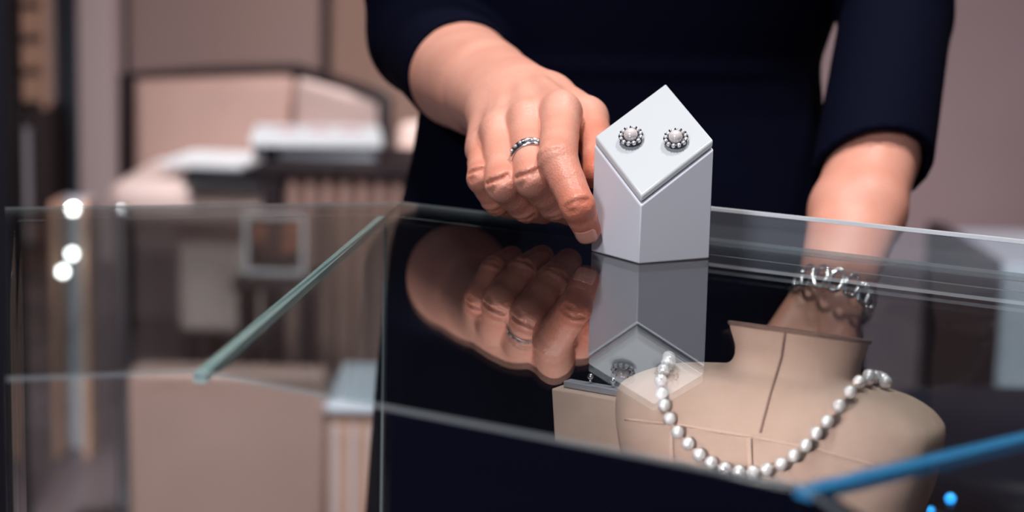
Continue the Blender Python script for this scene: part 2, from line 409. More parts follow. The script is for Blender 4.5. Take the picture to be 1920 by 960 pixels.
for s in (-1, 1):
    add_cone(c_, (7+7*s, 119, 61.5), (7+7.3*s, 119.4, 58.5), .9, .6, .3)
    carve(c_, (7+2.6*s, 110.2, 61.6), (7+3.6*s, 110.6, 61.6), .6, .5)
    add_cone(c_, (7+6.5*s, 118, -30), (7+6*s, 118.5, -52), 6.5, 4.6, 1.5); add_cone(c_, (7+6*s, 118.5, -52), (7+6*s, 119.5, -88), 4.7, 2.9, 1.0)
    add_cone(c_, (7+6*s, 119, -91.5), (7+6.6*s, 110, -93.5), 2.9, 1.7, 1.0)
cv, cq = nets(c_.F, c_.lo, c_.h)
# remove the two flat caps where the arms were cut, then bridge to the fine arms
def drop_cap(V, Q, sel):
    keep = ~(sel(V)[Q].all(1)); Q = Q[keep]; used = np.unique(Q); mp = np.full(len(V), -1); mp[used] = np.arange(len(used)); return V[used], mp[Q]
cv, cq = drop_cap(cv, cq, lambda V: ((np.abs(V[:, 1]-XCUT) < .3) & (V[:, 0] < 2) & (np.linalg.norm(V-(PR['cuff']+(PR['elb']-PR['cuff'])*(XCUT-107)/11), axis=1) < 4.5)) |
              ((np.abs(V[:, 1]-LCUT) < .3) & (V[:, 0] > 18) & (V[:, 2] > -6)))
bm = bmesh.new()
lay = bm.verts.layers.float.new('red')
def push(V, Q):
    vs = [bm.verts.new(W(p)) for p in V]
    for q in Q:
        try: bm.faces.new([vs[i] for i in q])
        except ValueError: pass
    return vs
A = push(fv, fq)
R_ = np.full(len(fv), .08)
for p, wgt, s in hot: R_ = np.maximum(R_, wgt*np.exp(-(np.linalg.norm(fv-p, axis=1)/s)**2))
for v, r in zip(A, R_): v[lay] = float(r)
B = push(gv, gq); Cc = push(cv, cq)
for v in B+Cc: v[lay] = .22
bm.verts.ensure_lookup_table(); bm.edges.ensure_lookup_table()
bound = [e for e in bm.edges if len(e.link_faces) == 1]
def near(e, y, left):
    return all(abs(v.co.y*100-y) < .8 and ((v.co.x < .05) == left) for v in e.verts)
for y, left in ((XCUT, True), (LCUT, False)):
    es = [e for e in bound if near(e, y, left)]
    try: bmesh.ops.bridge_loops(bm, edges=es)
    except Exception as ex: print('bridge', y, ex, len(es))
obj('body', bm, M['skin'], person, smooth=True)
# --- the dress
dr = Field((-19, 100, -51), (34, 133, 47), .24)
add_profile(dr, TOR, .5, .3)
add_profile(dr, [(6.0, 6.6, 118, 11.9, 9), (6.7, 6.6, 118, 11.9, 9)], .3, .45)
aR = nrm(PR['cuff']-PR['elb']); aL = nrm(PL['cuff']-PL['elb'])
clipR = lambda X: (X[0]-PR['cuff'][0])*aR[0]+(X[1]-PR['cuff'][1])*aR[1]+(X[2]-PR['cuff'][2])*aR[2]
tl = nrm(aL+V3((.34, 0, 0)))      # her left cuff sits a little askew
clipL = lambda X: (X[0]-PL['cuff'][0])*tl[0]+(X[1]-PL['cuff'][1])*tl[1]+(X[2]-PL['cuff'][2])*tl[2]-1.25
add_cone(dr, PR['cuff']+aR*2, PR['elb'], 3.25, 3.7, .5, clipR); add_cone(dr, PR['elb'], SHR, 3.75, 5, .7)
add_cone(dr, PR['elb'], PR['elb']+V3((2.5, 1, 4)), 3.7, 4.0, .8)
add_cone(dr, PL['cuff']+aL*4.5, PL['elb'], 3.3, 3.35, .5, clipL); add_cone(dr, PL['elb'], SHL, 3.35, 5, .6)
add_cone(dr, at(1640, 70, 109.5), at(1755, 72, 112), .6, .6, .5); add_cone(dr, at(1640, 92, 109.5), at(1752, 100, 112), .5, .5, .5)   # folds at the elbow
add_cone(dr, at(760, 40, 113.5), at(880, 8, 112.5), .5, .5, .5)
carve(dr, PR['cuff']+aR*1.0, PR['cuff']-aR*2.0, 2.92); carve(dr, PL['cuff']+aL*5.0, PL['cuff']-aL*1.0, 2.8)
dv, dq = nets(dr.F, dr.lo, dr.h); dv = relax(dv, dq, 2)
bm = bmesh.new(); push2 = [bm.verts.new(W(p)) for p in dv]
for q in dq:
    try: bm.faces.new([push2[i] for i in q])
    except ValueError: pass
obj('dress', bm, M['navy'], person, smooth=True)
# --- hair, cut to the neck, and the nail of the pointing finger
h_ = Field((-3, 108, 48), (17, 130, 74), .3)
add_cone(h_, (7, 120, 64), (7, 119.5, 65), 7.6, 7.4, 1); add_cone(h_, (7, 122, 62), (7, 123, 54), 6.8, 5, 1)
for s in (-1, 1): add_cone(h_, (7+5.5*s, 119, 63), (7+6.6*s, 120, 55), 2.4, 1.6, 1)
hv, hq = nets(h_.F, h_.lo, h_.h)
bm = bmesh.new(); vs = [bm.verts.new(W(p)) for p in hv]
for q in hq: bm.faces.new([vs[i] for i in q])
obj('hair', bm, M['hair'], person, smooth=True)
def nail(J, R, n, wid=.46, ln=.74, off=-.18):
    t = nrm(J[3]-J[2]); n = nrm(n-t*(n@t)); l = np.cross(t, n); bm = bmesh.new(); rows = []
    c = J[3]+t*off
    for i in range(9):
        s = -1+2*i/8; row = []
        for j in range(9):
            u = -1+2*j/8; ww = wid*(1-.22*max(0, s)**3-.25*max(0, -s)**3)
            ang = u*ww/(R[3])*1.15
            p = c+t*(s*ln*.5+.12)+(n*math.cos(ang)+l*math.sin(ang))*(R[3]*(1.035-.10*max(0, s)**2))
            row.append(bm.verts.new(W(p)))
        rows.append(row)
    for a_, b_ in zip(rows, rows[1:]):
        for x in range(8): bm.faces.new((a_[x], a_[x+1], b_[x+1], b_[x]))
    o = obj('fingernail', bm, M['nail'], person, smooth=True)
    s_ = o.modifiers.new('s', 'SOLIDIFY'); s_.thickness = .0004; s_.offset = 0
nail(JT['index'], rad['index'], V3((-.30, -.92, .2)))
# ================================================================== THE GLASS COUNTER
def xy(p): return np.array(p[:2], float)
def isect(p, d, q, e):
    A = np.array([[d[0], -e[0]], [d[1], -e[1]]]); s = np.linalg.solve(A, np.array(q)-np.array(p)); return p+d*s[0]
V0 = xy(on(755, 378)); VR = xy(on(1920, 513)); VL = xy(on(9, 388))
I0 = xy(on(370, 692)); I1 = xy(on(1500, 905)); IL = xy(on(12, 706)); SE = xy(on(1920, 805)); I2 = xy(on(1580, 960))
dO = nrm(VR-V0); dL = nrm(VL-V0); dI = nrm(I1-I0)
V1 = isect(V0, dO, I1, SE-I1)
dT = nrm(I2-I1); I3 = I1+dT*26; V3_ = V1+dT*14
KEEP = []
case = thing('glass_display_case', 'angled glass jewellery display case with clear top panes over a tan base', 'display case', W((8, 70, -95)))
def mm(p): return [(q[0]/100, q[1]/100) for q in p]
def pane(name, pts, z0, z1, mats=None, label=None, bev=0):
    bm = bmesh.new(); prism(bm, mm(pts), TOP+z0/100, TOP+z1/100, 0, 1 if (mats is None) else 0)
    o = obj(name, bm, mats or [M['glass'], M['edge']], case, bevel=bev)
    if label: o['label'] = label
    return o
GT = .16
eps = .05
sd = nrm(V0-I0)
def top_pane(pts, ends):
    o = pane('top_pane', pts, -GT, 0)
    for k in ends: o.data.polygons[2+k].material_index = 0      # the butted edges stay clear
    return o
top_pane([I0, I1, V1, V0], (1, 3))
top_pane([IL, I0+dL*eps, V0+dL*eps, VL], (1,))
top_pane([I1+dT*eps, I3, V3_, V1+dT*eps], (3,))
def vpane(name, a, b, z0, z1, th=.3, mats=None):
    d = nrm(b-a); n = np.array([-d[1], d[0]])
    o = pane(name, [a, b, b+n*th, a+n*th], z0, z1, mats)
    if mats is None:
        for f in o.data.polygons: f.material_index = 0 if abs(f.normal.x*n[0]+f.normal.y*n[1]) > .9 else 1
    return o
C0 = xy(on(722, 403, -GT)); CR = C0+dO*52; CL = isect(C0, dL, IL, VL-IL); CL = C0+dL*(np.linalg.norm(CL-C0)-.6)
DZ = -18.0
vpane('back_pane', C0, CR, DZ, -GT-.03); vpane('back_pane', CL, C0-dL*-.0, DZ, -GT-.03)
vpane('corner_seam', C0+np.array([-.05, -.2]), C0+np.array([.05, -.2]), DZ, -GT-.05, .2, M['edge'])
nI = np.array([-dI[1], dI[0]]); nI = nI if nI[1] > 0 else -nI
nL = np.array([-dL[1], dL[0]]); nL = nL if nL[1] > 0 else -nL
vpane('end_pane', IL+nL*1+np.array([.3, 0]), CL+np.array([.3, -.6]), DZ, -GT-.03, .3, M['glass'])
# ground edges where two panes meet
def strip(name, a, b, wa, wb, z0, z1, mat, label):
    d = nrm(b-a); n = np.array([-d[1], d[0]])
    return pane(name, [a-n*wa/2, b-n*wb/2, b+n*wb/2, a+n*wa/2], z0, z1, mat, label)
strip('pane_joint', I0+sd*.3, xy(on(716, 406, -GT-.05)), .40, .40, -GT-.35, -GT-.04, M['teal'], 'teal ground glass edge')
strip('pane_joint', I1+nrm(SE-I1)*.15, V1-nrm(SE-I1)*2, .58, .58, -GT-.30, -GT-.04, M['blue'], 'blue ground glass edge')
# raised glass lip behind the right half
a = V0+dO*15.0; nO = np.array([-dO[1], dO[0]]); nO = nO if nO[1] > 0 else -nO
bm = bmesh.new(); q = [a+nO*.15, V1+nO*.15, V1+nO*.4, a+nO*.4]; prism(bm, mm(q), TOP-.004, TOP+.0122, 0, 0)
obj('glass_lip', bm, [M['upstand']], case)
bm = bmesh.new(); prism(bm, mm(q), TOP+.0123, TOP+.0139, 0, 0); o = obj('lip_edge', bm, M['lipedge'], case); o['label'] = 'bright polished lip edge'
# deck, dark sheet made up for the dark zone under the front edge, and base
A0 = isect(I0, dI, xy(on(718, 759)), np.array([0., 1]))+nI*.25
pane('apron', [A0, I1+nI*.25-dI*.1, I1+nI*.75-dI*.1, A0+nI*.5], DZ, -GT-.1, M['navyplinth'], 'glossy navy front apron', .0006)
nT = np.array([-dT[1], dT[0]]); nT = nT if nT[0] > 0 else -nT
pane('apron', [I1+nT*.25-dT*.25, I3+nT*.25, I3+nT*.75, I1+nT*.75-dT*.25], DZ, -GT-.1, M['navyplinth'], 'glossy navy front apron')
dk = [IL+nL*.6, I0+nL*.6, I1+nI*.6, I3, V3_, CR, C0, CL]
pane('deck', dk, DZ-1.2, DZ-.02, M['deck']); 
bs = [IL+nL*2, I0+nL*2, I1+nI*2, I3+np.array([1.5, 1.5]), V3_-np.array([1.5, 0]), CR-nO*1.5, C0-nO*1.5, CL-nL*1.5]
pane('base_cabinet', bs, -95, DZ-1.25, M['tanbase'])

# ================================================================== WHITE EARRING BLOCK ON THE GLASS
bx, by, th, s_ = 6.001, 80.358, -.246, 3.7
aa = s_/math.sqrt(2)
cor = [np.array([bx+aa*math.cos(th+k), by+aa*math.sin(th+k)]) for k in (-math.pi/2, 0, math.pi/2, math.pi)]   # front right back left
zz = [2.484, 4.753, 6.945, 4.676]
blk = thing('earring_display_block', 'white lacquered display block with a slanted square top standing on the glass counter', 'display block', W((bx, by, 0)))
def slant(k, z0, z1, bottom=None):
    bm = bmesh.new(); c = np.array([bx, by]); P = [c+(p-c)*k for p in cor]
    zk = [sum(zz)/4+(z-sum(zz)/4)*k for z in zz]
    lo = [bm.verts.new(W((*p, bottom if bottom is not None else z+z0))) for p, z in zip(P, zk)]
    hi = [bm.verts.new(W((*p, z+z1))) for p, z in zip(P, zk)]
    bm.faces.new(lo[::-1]); bm.faces.new(hi)
    for i in range(4): bm.faces.new((lo[i], lo[(i+1) % 4], hi[(i+1) % 4], hi[i]))
    return bm
obj('block_body', slant(1, 0, 0, .015), M['box'], blk, bevel=.0006, seg=3)
o = obj('joint', slant(.93, .0, .09), M['gap'], blk); o['label'] = 'dark gap under the lid'
obj('lid', slant(.988, .09, .40), M['lid'], blk, bevel=.0007, seg=3)
# earrings
lp = [V3((*c, z+.40)) for c, z in zip(cor, zz)]
ln_ = nrm(np.cross(lp[1]-lp[0], lp[3]-lp[0])); ln_ = ln_ if ln_[2] > 0 else -ln_
def onlid(x, y):
    d = ray(x, y); t = ((lp[0]-CAM)@ln_)/(d@ln_); return CAM+d*t
ex = nrm(V3((1, 0, 0))-ln_*ln_[0]); ey = np.cross(ln_, ex)
ER = Matrix(((ex[0], ey[0], ln_[0]), (ex[1], ey[1], ln_[1]), (ex[2], ey[2], ln_[2])))
def earring(p, label):
    e = thing('pearl_earring', label, 'earring', W(p+ln_*.02), group='earrings on the white block'); e.rotation_euler = ER.to_euler()
    bm = bmesh.new(); ball(bm, (0, 0, .0027), .0031, 24, 16); obj('pearl', bm, M['pearl'], e, world=False)
    bm = bmesh.new(); lathe(bm, [(.0012, 0), (.0040, .0004), (.0043, .0012), (.0030, .0018), (.0012, .0010)], n=24)
    for k in range(12):
        a = 2*math.pi*k/12; c = Vector((math.cos(a)*.0043, math.sin(a)*.0043, .0014))
        tube(bm, [c*.75, c+Vector((math.cos(a)*.0007, math.sin(a)*.0007, .0002)), c+Vector((math.cos(a)*.0008, math.sin(a)*.0008, .0016))], [.0006, .0006, .0003], 6)
    st_ = obj('setting', bm, M['oxid'], e, world=False)  # silver setting, coloured dark to draw gaps between the stones
    for k in range(12):
        a = 2*math.pi*(k+.5)/12; bm = bmesh.new(); ball(bm, (math.cos(a)*.0045, math.sin(a)*.0045, .0020), .00105, 10, 7)
        obj('halo_stone', bm, M['stone'], st_, world=False)
    return e
e1 = earring(onlid(1184, 262), 'left pearl earring with a ring of small stones, stuck in the white block lid')
e2 = e1.copy(); COL.objects.link(e2); e2.location = W(onlid(1268, 266)+ln_*.02); e2['label'] = 'right pearl earring with a ring of small stones, stuck in the white block lid'
for c in list(e1.children):
    d = c.copy(); COL.objects.link(d); d.parent = e2
    for g_ in list(c.children):
        h2 = g_.copy(); COL.objects.link(h2); h2.parent = d

# ================================================================== RING AND BRACELET SHE WEARS
def axis_frame(t):
    t = nrm(t); u = nrm(np.cross(t, V3((0, 0, 1)))); v = np.cross(u, t); return t, u, v     # v points up
m0, m1 = JT['middle'][0], JT['middle'][1]
rc = m0*.35+m1*.65; t, u, v = axis_frame(m1-m0)
ring = thing('finger_ring', 'silver ring with a dark channel of small stones on the middle finger', 'ring', W(rc))
def hoop(r, w, off, n=48):
    bm = bmesh.new()
    prof = [(r-.05, -w), (r+.05, -w), (r+.08, 0), (r+.05, w), (r-.05, w)]
    R = [[bm.verts.new(W(rc+t*(off+q[1])+(u*math.cos(2*math.pi*k/n)+v*math.sin(2*math.pi*k/n))*q[0])) for q in prof] for k in range(n)]
    for k in range(n):
        for j in range(5): bm.faces.new((R[k][j], R[k][(j+1) % 5], R[(k+1) % n][(j+1) % 5], R[(k+1) % n][j]))
    return bm
RR = .87
obj('band', hoop(RR, .12, .14), M['silver'], ring, True); obj('band', hoop(RR, .09, -.19), M['silver'], ring, True)
o = obj('dark_channel', hoop(RR-.01, .11, -.03), M['oxid'], ring, True); o['label'] = 'blackened channel'
for k in range(9):
    a = math.pi*(.12+.76*k/8); bm = bmesh.new(); ball(bm, W(rc+t*-.02+(u*math.cos(a)+v*math.sin(a))*(RR+.07)), .0009, 8, 6); obj('ring_stone', bm, M['stone'], o)
wb = PL['w']+nrm(PL['cuff']-PL['w'])*-1.7; t2, u2, v2 = axis_frame(PL['cuff']-PL['w']+V3((1.2, -1.5, 4)))
br = thing('charm_bracelet', 'chunky silver link bracelet with a round charm on the hanging wrist behind the glass', 'bracelet', W(wb))
NL = 16
rx2, ry2 = 2.15, 1.95
if abs(u2[0]) < abs(v2[0]): u2, v2 = v2, u2
for k in range(NL):
    a = 2*math.pi*k/NL; c = wb+u2*math.cos(a)*rx2+v2*math.sin(a)*ry2; d = nrm(-u2*math.sin(a)*rx2+v2*math.cos(a)*ry2); nn = np.cross(d, t2)
    bm = bmesh.new(); P = [W(c+t2*math.cos(b)*.62+d*math.sin(b)*.34) for b in np.linspace(0, 2*math.pi, 14)[:-1]]
    tube(bm, P, .0013, 8, closed=True); obj('link', bm, M['silver'], br)
bm = bmesh.new(); tube(bm, [W(wb+u2*math.cos(a)*(rx2-.22)+v2*math.sin(a)*(ry2-.22)) for a in np.linspace(0, 2*math.pi, 33)[:-1]], .0022, 8, closed=True)
o = obj('strap', bm, M['black'], br); o['label'] = 'black strap'
cp = at(1626, 546, 95.6); bm = bmesh.new(); ball(bm, W(cp), .0033, 14, 10, (1, .5, 1.2)); tube(bm, [W(cp+V3((0, 0, .3))), W(wb+(cp-wb)*.75)], .0006, 6); obj('charm', bm, M['silver'], br)

# ================================================================== NECKLACE BUST INSIDE THE CASE
bu = V3((dI[0], dI[1], 0)); bv = V3((-nI[0], -nI[1], 0))          # along and towards the front of the case
bc = at(1492, 625, 70.5); bc[2] = 0
bust = thing('necklace_bust', 'tan linen necklace bust with a flat oval neck under the glass top', 'display bust', W((bc[0], bc[1], DZ)))
BP = [(-.98, 2.70, 2.15, -.3, 0), (-1.05, 2.78, 2.2, -.3, 0), (-1.3, 2.72, 2.15, -.3, 0), (-1.9, 2.52, 2.0, -.3, 0), (-2.4, 2.55, 1.95, -.25, 0), (-2.75, 2.85, 2.0, -.2, 0), (-3.0, 3.5, 2.15, -.1, -.1), (-3.2, 4.4, 2.25, 0, -.25),
      (-3.5, 5.5, 2.35, .1, -.4), (-3.85, 6.25, 2.4, .2, -.5), (-4.3, 6.65, 2.5, .3, -.55), (-5.2, 6.6, 2.7, .45, -.55), (-6.2, 6.4, 2.85, .5, -.5), (-8, 5.9, 2.9, .5, -.5), (-11, 5.3, 2.8, .4, -.4), (-14.5, 5.0, 2.7, .2, -.4), (-17.95, 5.6, 3.0, .2, -.4)]
def tilt(z, y): return z+.21*y*min(1, max(0, (z+3.4)/1.2))
def pchip(prof, n):
    z = np.array([p[0] for p in prof]); T = np.linspace(0, len(prof)-1, n); res = []
    for tt in T:
        i = min(int(tt), len(prof)-2); f_ = tt-i; P = [np.array(prof[max(0, min(len(prof)-1, i+k))]) for k in (-1, 0, 1, 2)]
        res.append(.5*((2*P[1])+(-P[0]+P[2])*f_+(2*P[0]-5*P[1]+4*P[2]-P[3])*f_**2+(-P[0]+3*P[1]-3*P[2]+P[3])*f_**3))
    return res
bm = bmesh.new(); rings = []
NB = 72
for z, rx, ry, off, ux in pchip(BP, 84):
    row = []
    for k in range(NB):
        a = 2*math.pi*k/NB; ca, sa = math.cos(a), math.sin(a)
        e = 2.0+.9*min(1, max(0, (rx-3)/3))
        x = math.copysign(abs(ca)**(2/e), ca)*rx; y = math.copysign(abs(sa)**(2/e), sa)*ry
        row.append(bm.verts.new(W(V3((bc[0], bc[1], tilt(z, y+off)-.25*min(1, max(0, (z+3.4)/1.2))))+bu*(x+ux)+bv*(y+off))))
    rings.append(row)
for A_, B_ in zip(rings, rings[1:]):
    for k in range(NB): bm.faces.new((A_[k], A_[(k+1) % NB], B_[(k+1) % NB], B_[k]))
bm.faces.new(rings[0]); bm.faces.new(rings[-1][::-1])
bmesh.ops.recalc_face_normals(bm, faces=bm.faces)
tree = BVHTree.FromBMesh(bm)
bo = obj('bust_body', bm, M['linen'], bust, True); bo.data.set_sharp_from_angle(angle=math.radians(50))
bm = bmesh.new(); tube(bm, [W(V3((bc[0], bc[1], tilt(-1.02, math.sin(a)*2.2-.3)-.25))+bu*math.cos(a)*2.78+bv*(math.sin(a)*2.2-.3)) for a in np.linspace(0, 2*math.pi, 61)[:-1]], .0009, 8, closed=True)
o = obj('neck_cord', bm, M['linentrim'], bust); o['label'] = 'dark brown cord round the neck rim'
camw = W(CAM)
def hit(x, y):
    d = ray(x, y); d = Vector(d).normalized(); r = tree.ray_cast(camw, d); return r[0], r[1]
def seam(name, px, r, mat, label=None):
    P = []
    for x, y in px:
        p, n = hit(x, y)
        if p is not None: P.append(p+n*r*.3)
    bm = bmesh.new(); tube(bm, P, r, 6); o = obj(name, bm, mat, bust)
    if label: o['label'] = label
def lerp_px(pts, n=24):
    res = []
    for (a, b), (c, d) in zip(pts, pts[1:]):
        for k in range(n//(len(pts)-1)): tt = k/(n//(len(pts)-1)); res.append((a+(c-a)*tt, b+(d-b)*tt))
    return res+[pts[-1]]
seam('seam', lerp_px([(1473, 620), (1466, 670), (1445, 740), (1426, 812)]), .0005, M['linentrim'], 'dark vertical seam')
seam('seam', lerp_px([(1172, 786), (1280, 798), (1400, 818), (1520, 840), (1640, 872)], 40), .0005, M['linenpale'], 'pale horizontal seam')
for x, y in ((1405, 822), (1258, 806)):
    P = [hit(x+k*.5, y+k*9) for k in range(9)]; P = [p+n*.0006 for p, n in P if p is not None]
    if len(P) > 2:
        bm = bmesh.new(); tube(bm, P, .0011, 8, flat=.5); obj('strap_loop', bm, M['linenpale'], bust)
# pearl necklace lying on the bust
PX = [(1253, 763), (1263, 788), (1278, 812), (1297.5, 833), (1318, 852), (1340, 866), (1366, 877), (1392, 883), (1419, 884), (1444, 879), (1471, 870), (1494, 855), (1516, 837), (1535, 815),
      (1555, 794), (1575, 769), (1592, 747.5), (1607, 729), (1621, 716), (1634, 709), (1647, 706), (1659, 709), (1668, 716)]
PC = []
for x, y in PX:
    p, n = hit(x, y)
    if p is None: p, n = hit(x-12, y+14); 
    if p is not None: PC.append(p+n*.0030)
# over the shoulders and across the back
tail = []
for x, y, z in ((2.7, -1.7, -3.3), (2.6, -2.6, -4.3), (2.0, -2.7, -5.4), (1.2, -2.7, -6.0), (0, -2.7, -6.3), (-1.2, -2.7, -6.0), (-3.0, -2.8, -5.6), (-5.6, -2.6, -5.2), (-6.2, -1.7, -4.1)):
    tail.append(W(V3((bc[0], bc[1], z))+bu*x+bv*y))
start = PC[0]; endp = PC[-1]
left = []
pts_back = [endp]+tail+[hit(1256, 694)[0] or tail[-1], hit(1246, 712)[0] or start, hit(1246, 738)[0] or start, start]
# resample the hidden run at pearl pitch
L_ = [0]
for a, b in zip(pts_back, pts_back[1:]): L_.append(L_[-1]+(b-a).length)
npl = int(L_[-1]/.0054)
for i in range(1, npl):
    s = L_[-1]*i/npl; j = max(k for k in range(len(L_)) if L_[k] <= s+1e-9); j = min(j, len(pts_back)-2)
    p = pts_back[j].lerp(pts_back[j+1], (s-L_[j])/max(1e-9, L_[j+1]-L_[j]))
    q, n, _, d = tree.find_nearest(p)
    left.append(q+n*.0030)
neck = thing('pearl_necklace', 'strand of white pearls lying round the tan linen bust', 'necklace', W((bc[0], bc[1], -9)))
allp = PC+left
for i, p in enumerate(allp):
    bm = bmesh.new(); ball(bm, p, .0026, 18, 12); obj('pearl', bm, M['pearl'], neck)
bm = bmesh.new(); tube(bm, allp, .0004, 5, closed=True); obj('string', bm, M['linenpale'], neck)

# tapered tan stand with a row of studs, left of the bust
pc_ = at(1110, 735, 76); stz = pc_[2]
st = thing('stud_display_stand', 'tapered tan stand with a grey slotted strip on top, beside the bust', 'display stand', W((pc_[0], pc_[1], DZ)))
bm = bmesh.new()
def fr(x, y, z): return W(V3((pc_[0], pc_[1], 0))+bu*x+bv*y+V3((0, 0, z)))
vs = [bm.verts.new(fr(*p)) for p in ((-1.4, .9, DZ), (2.2, .9, DZ), (2.2, -1.6, DZ), (-1.4, -1.6, DZ), (-1.7, .5, stz), (-.9, .5, stz), (2.4, .5, stz), (2.4, -.9, stz), (-1.7, -.9, stz), (-1.15, 1.0, stz-3.2), (2.2, 1.0, stz-3.2))]
vs2 = [bm.verts.new(fr(*p)) for p in ((-1.05, 1.1, stz-2.6), (2.2, 1.1, stz-2.6), (2.2, -1.2, stz-2.6), (-1.05, -1.2, stz-2.6))]
for v in vs[9:]: bm.verts.remove(v)
bm.verts.remove(vs[5]); b4 = vs[:4]; t4 = [vs[4], vs[6], vs[7], vs[8]]
for i in range(4):
    bm.faces.new((b4[i], b4[(i+1) % 4], vs2[(i+1) % 4], vs2[i])); bm.faces.new((vs2[i], vs2[(i+1) % 4], t4[(i+1) % 4], t4[i]))
bm.faces.new(t4); bm.faces.new(b4[::-1])
obj('stand_body', bm, M['linen'], st, bevel=.0008)
bm = bmesh.new(); R3 = Matrix(((bu[0], bv[0], 0), (bu[1], bv[1], 0), (0, 0, 1))).to_4x4(); MT = Matrix.Translation(W((pc_[0], pc_[1], stz))) @ R3
box(bm, (-.0135, -.0045, .0002), (.02, .001, .003), MT); o = obj('slotted_strip', bm, M['greycover'], st, bevel=.0004); o['label'] = 'grey slotted strip'
for i, (x, dsc) in enumerate(((-.002, 'tiny silver stud on the grey strip, the one nearer its free end'), (.009, 'tiny silver stud on the grey strip, the one nearer the bust'))):
    bm = bmesh.new(); tube(bm, [MT @ Vector((x, -.0018, .003)), MT @ Vector((x, -.0018, .0052))], .0006, 8); ball(bm, MT @ Vector((x, -.0018, .006)), .0014, 12, 8)
    o = obj('stud_earring', bm, M['silver'], smooth=True); tag(o, dsc, 'earring', 'studs on the grey strip')

# small sparkling ring on a navy cushion further back at the right
# ================================================================== THE ROOM
def structure(name, bm, m, **k): return tag(obj(name, bm, m, **k), kind='structure')
def bx_(lo, hi):
    bm = bmesh.new(); box(bm, lo, hi); return bm
XL, XR, YB, YF, ZC = -2.7, 3.0, 6.6, -2.4, 2.9
structure('floor', bx_((XL, YF, -.1), (XR, YB, 0)), M['floor'])
structure('ceiling', bx_((XL, YF, ZC), (XR, YB, ZC+.1)), M['ceil'])
structure('wall_back', bx_((XL-.1, YB, 0), (XR+.1, YB+.12, ZC)), M['wall'])
structure('wall_left', bx_((XL-.12, YF, 0), (XL, YB, ZC)), M['wall'])
structure('wall_right', bx_((XR, YF, 0), (XR+.12, YB, ZC)), M['wall'])
def vstrip(name, x0, x1, D, th, m, z0=0.0, z1=ZC, struct=True, **k):
    a, b = at(x0, 100, D)[0]/100, at(x1, 100, D)[0]/100
    o = obj(name, bx_((a, D/100, z0), (b, D/100+th, z1)), m, **k)
    return tag(o, kind='structure') if struct else o
def zat(y, D, x=960): return at(x, y, D)[2]/100+TOP
vstrip('trim_1', -60, 13, 330, .10, M['black'])
vstrip('trim_2', 84, 101, 640, .15, M['pale']); vstrip('window_1', 101, 147, 650, .05, M['bluegrey'])
vstrip('trim_3', 147, 214, 630, .25, M['pale']); vstrip('trim_4', 214, 238, 645, .10, M['darkwood'])
vstrip('wall_panel_1', 238, 606, 650, .08, M['wallpanel']); vstrip('trim_5', 606, 618, 646, .12, M['darkwood'], 0, ZC); vstrip('wall_panel_2', 618, 900, 652, .07, M['wallwarm'])
# louvred screen and dark cabinet at the far left
a, b = at(14, 100, 610)[0]/100, at(84, 100, 610)[0]/100; zb = zat(205, 610, 50)
lv = thing('louvred_screen', 'oak louvred screen on the dark cabinet at the far left wall', 'screen', ((a+b)/2, 6.1, zb+.002))
for x in (a, b-.012): obj('stile', bx_((x, 6.1, zb+.002), (x+.012, 6.16, 2.3)), M['slat'], lv)
z = zb+.02
while z < 2.25:
    bm = bmesh.new(); box(bm, (a+.012, -.02, -.04), (b-.012, -.008, .04)); R = Matrix.Translation((0, 6.13, z+.05)) @ Matrix.Rotation(.18, 4, 'X')
    for v in bm.verts: v.co = R @ v.co
    obj('slat', bm, M['slat'], lv); z += .107
dc = thing('dark_cabinet', 'narrow dark cabinet against the far left wall', 'cabinet', ((a+b)/2, 6.1, 0))
obj('carcass', bx_((a-.1, 6.02, .06), (b, 6.4, zb)), M['darkwood'], dc, bevel=.005)
obj('door', bx_((a-.08, 6.0, .1), (b-.03, 6.02, zb-.05)), M['greycover'], dc); obj('foot_plate', bx_((a-.08, 6.05, 0), (b-.02, 6.38, .06)), M['black'], dc)

def quadslab(px, th, bm=None):
    bm = bm or bmesh.new(); P = [W(at(*p)) for p in px]; Q = [p+Vector((0, th, 0)) for p in P]
    a_ = [bm.verts.new(p) for p in P]; b_ = [bm.verts.new(p) for p in Q]
    bm.faces.new(a_); bm.faces.new(b_[::-1])
    for i in range(4): bm.faces.new((a_[i], b_[i], b_[(i+1) % 4], a_[(i+1) % 4]))
    return bm
# --- armchair behind
ch = thing('lounge_armchair', 'beige leather lounge armchair with a dark wooden frame against the taupe wall', 'armchair', (-.72, 4.8, 0))
obj('backrest', quadslab([(247, 152, 503), (552, 143, 503), (540, 352, 490), (247, 360, 490)], .10), M['beige'], ch, bevel=.03, seg=4)
obj('wing', quadslab([(556, 146, 500), (712, 192, 462), (706, 352, 462), (545, 350, 492)], .07), M['cream'], ch, bevel=.025, seg=4)
fp = [W(at(x, y, D)) for x, y, D in ((240, 660, 512), (238, 142, 512), (400, 138, 512), (560, 134, 512), (640, 160, 490), (722, 186, 462), (724, 330, 462), (722, 690, 462))]
bm = bmesh.new(); tube(bm, fp, .022, 4, flat=1.0, upv=Vector((0, 1, 0))); obj('back_frame', bm, M['darkwood'], ch)
sx0, sx1 = at(216, 340, 455)[0]/100, at(560, 340, 455)[0]/100
obj('seat', bx_((sx0, 4.42, .40), (sx1+.15, 4.98, .515)), M['cream'], ch, bevel=.05, seg=5)
bx0 = at(332, 400, 450)[0]/100
obj('seat_base', bx_((bx0, 4.5, .13), (sx1+.14, 4.95, .40)), M['cream'], ch, bevel=.02)
for x in (bx0+.03, sx1+.1):
    for y in (4.54, 4.9):
        bm = bmesh.new(); tube(bm, [(x, y, .14), (x, y, 0)], [.02, .014], 10); obj('leg', bm, M['darkwood'], ch)
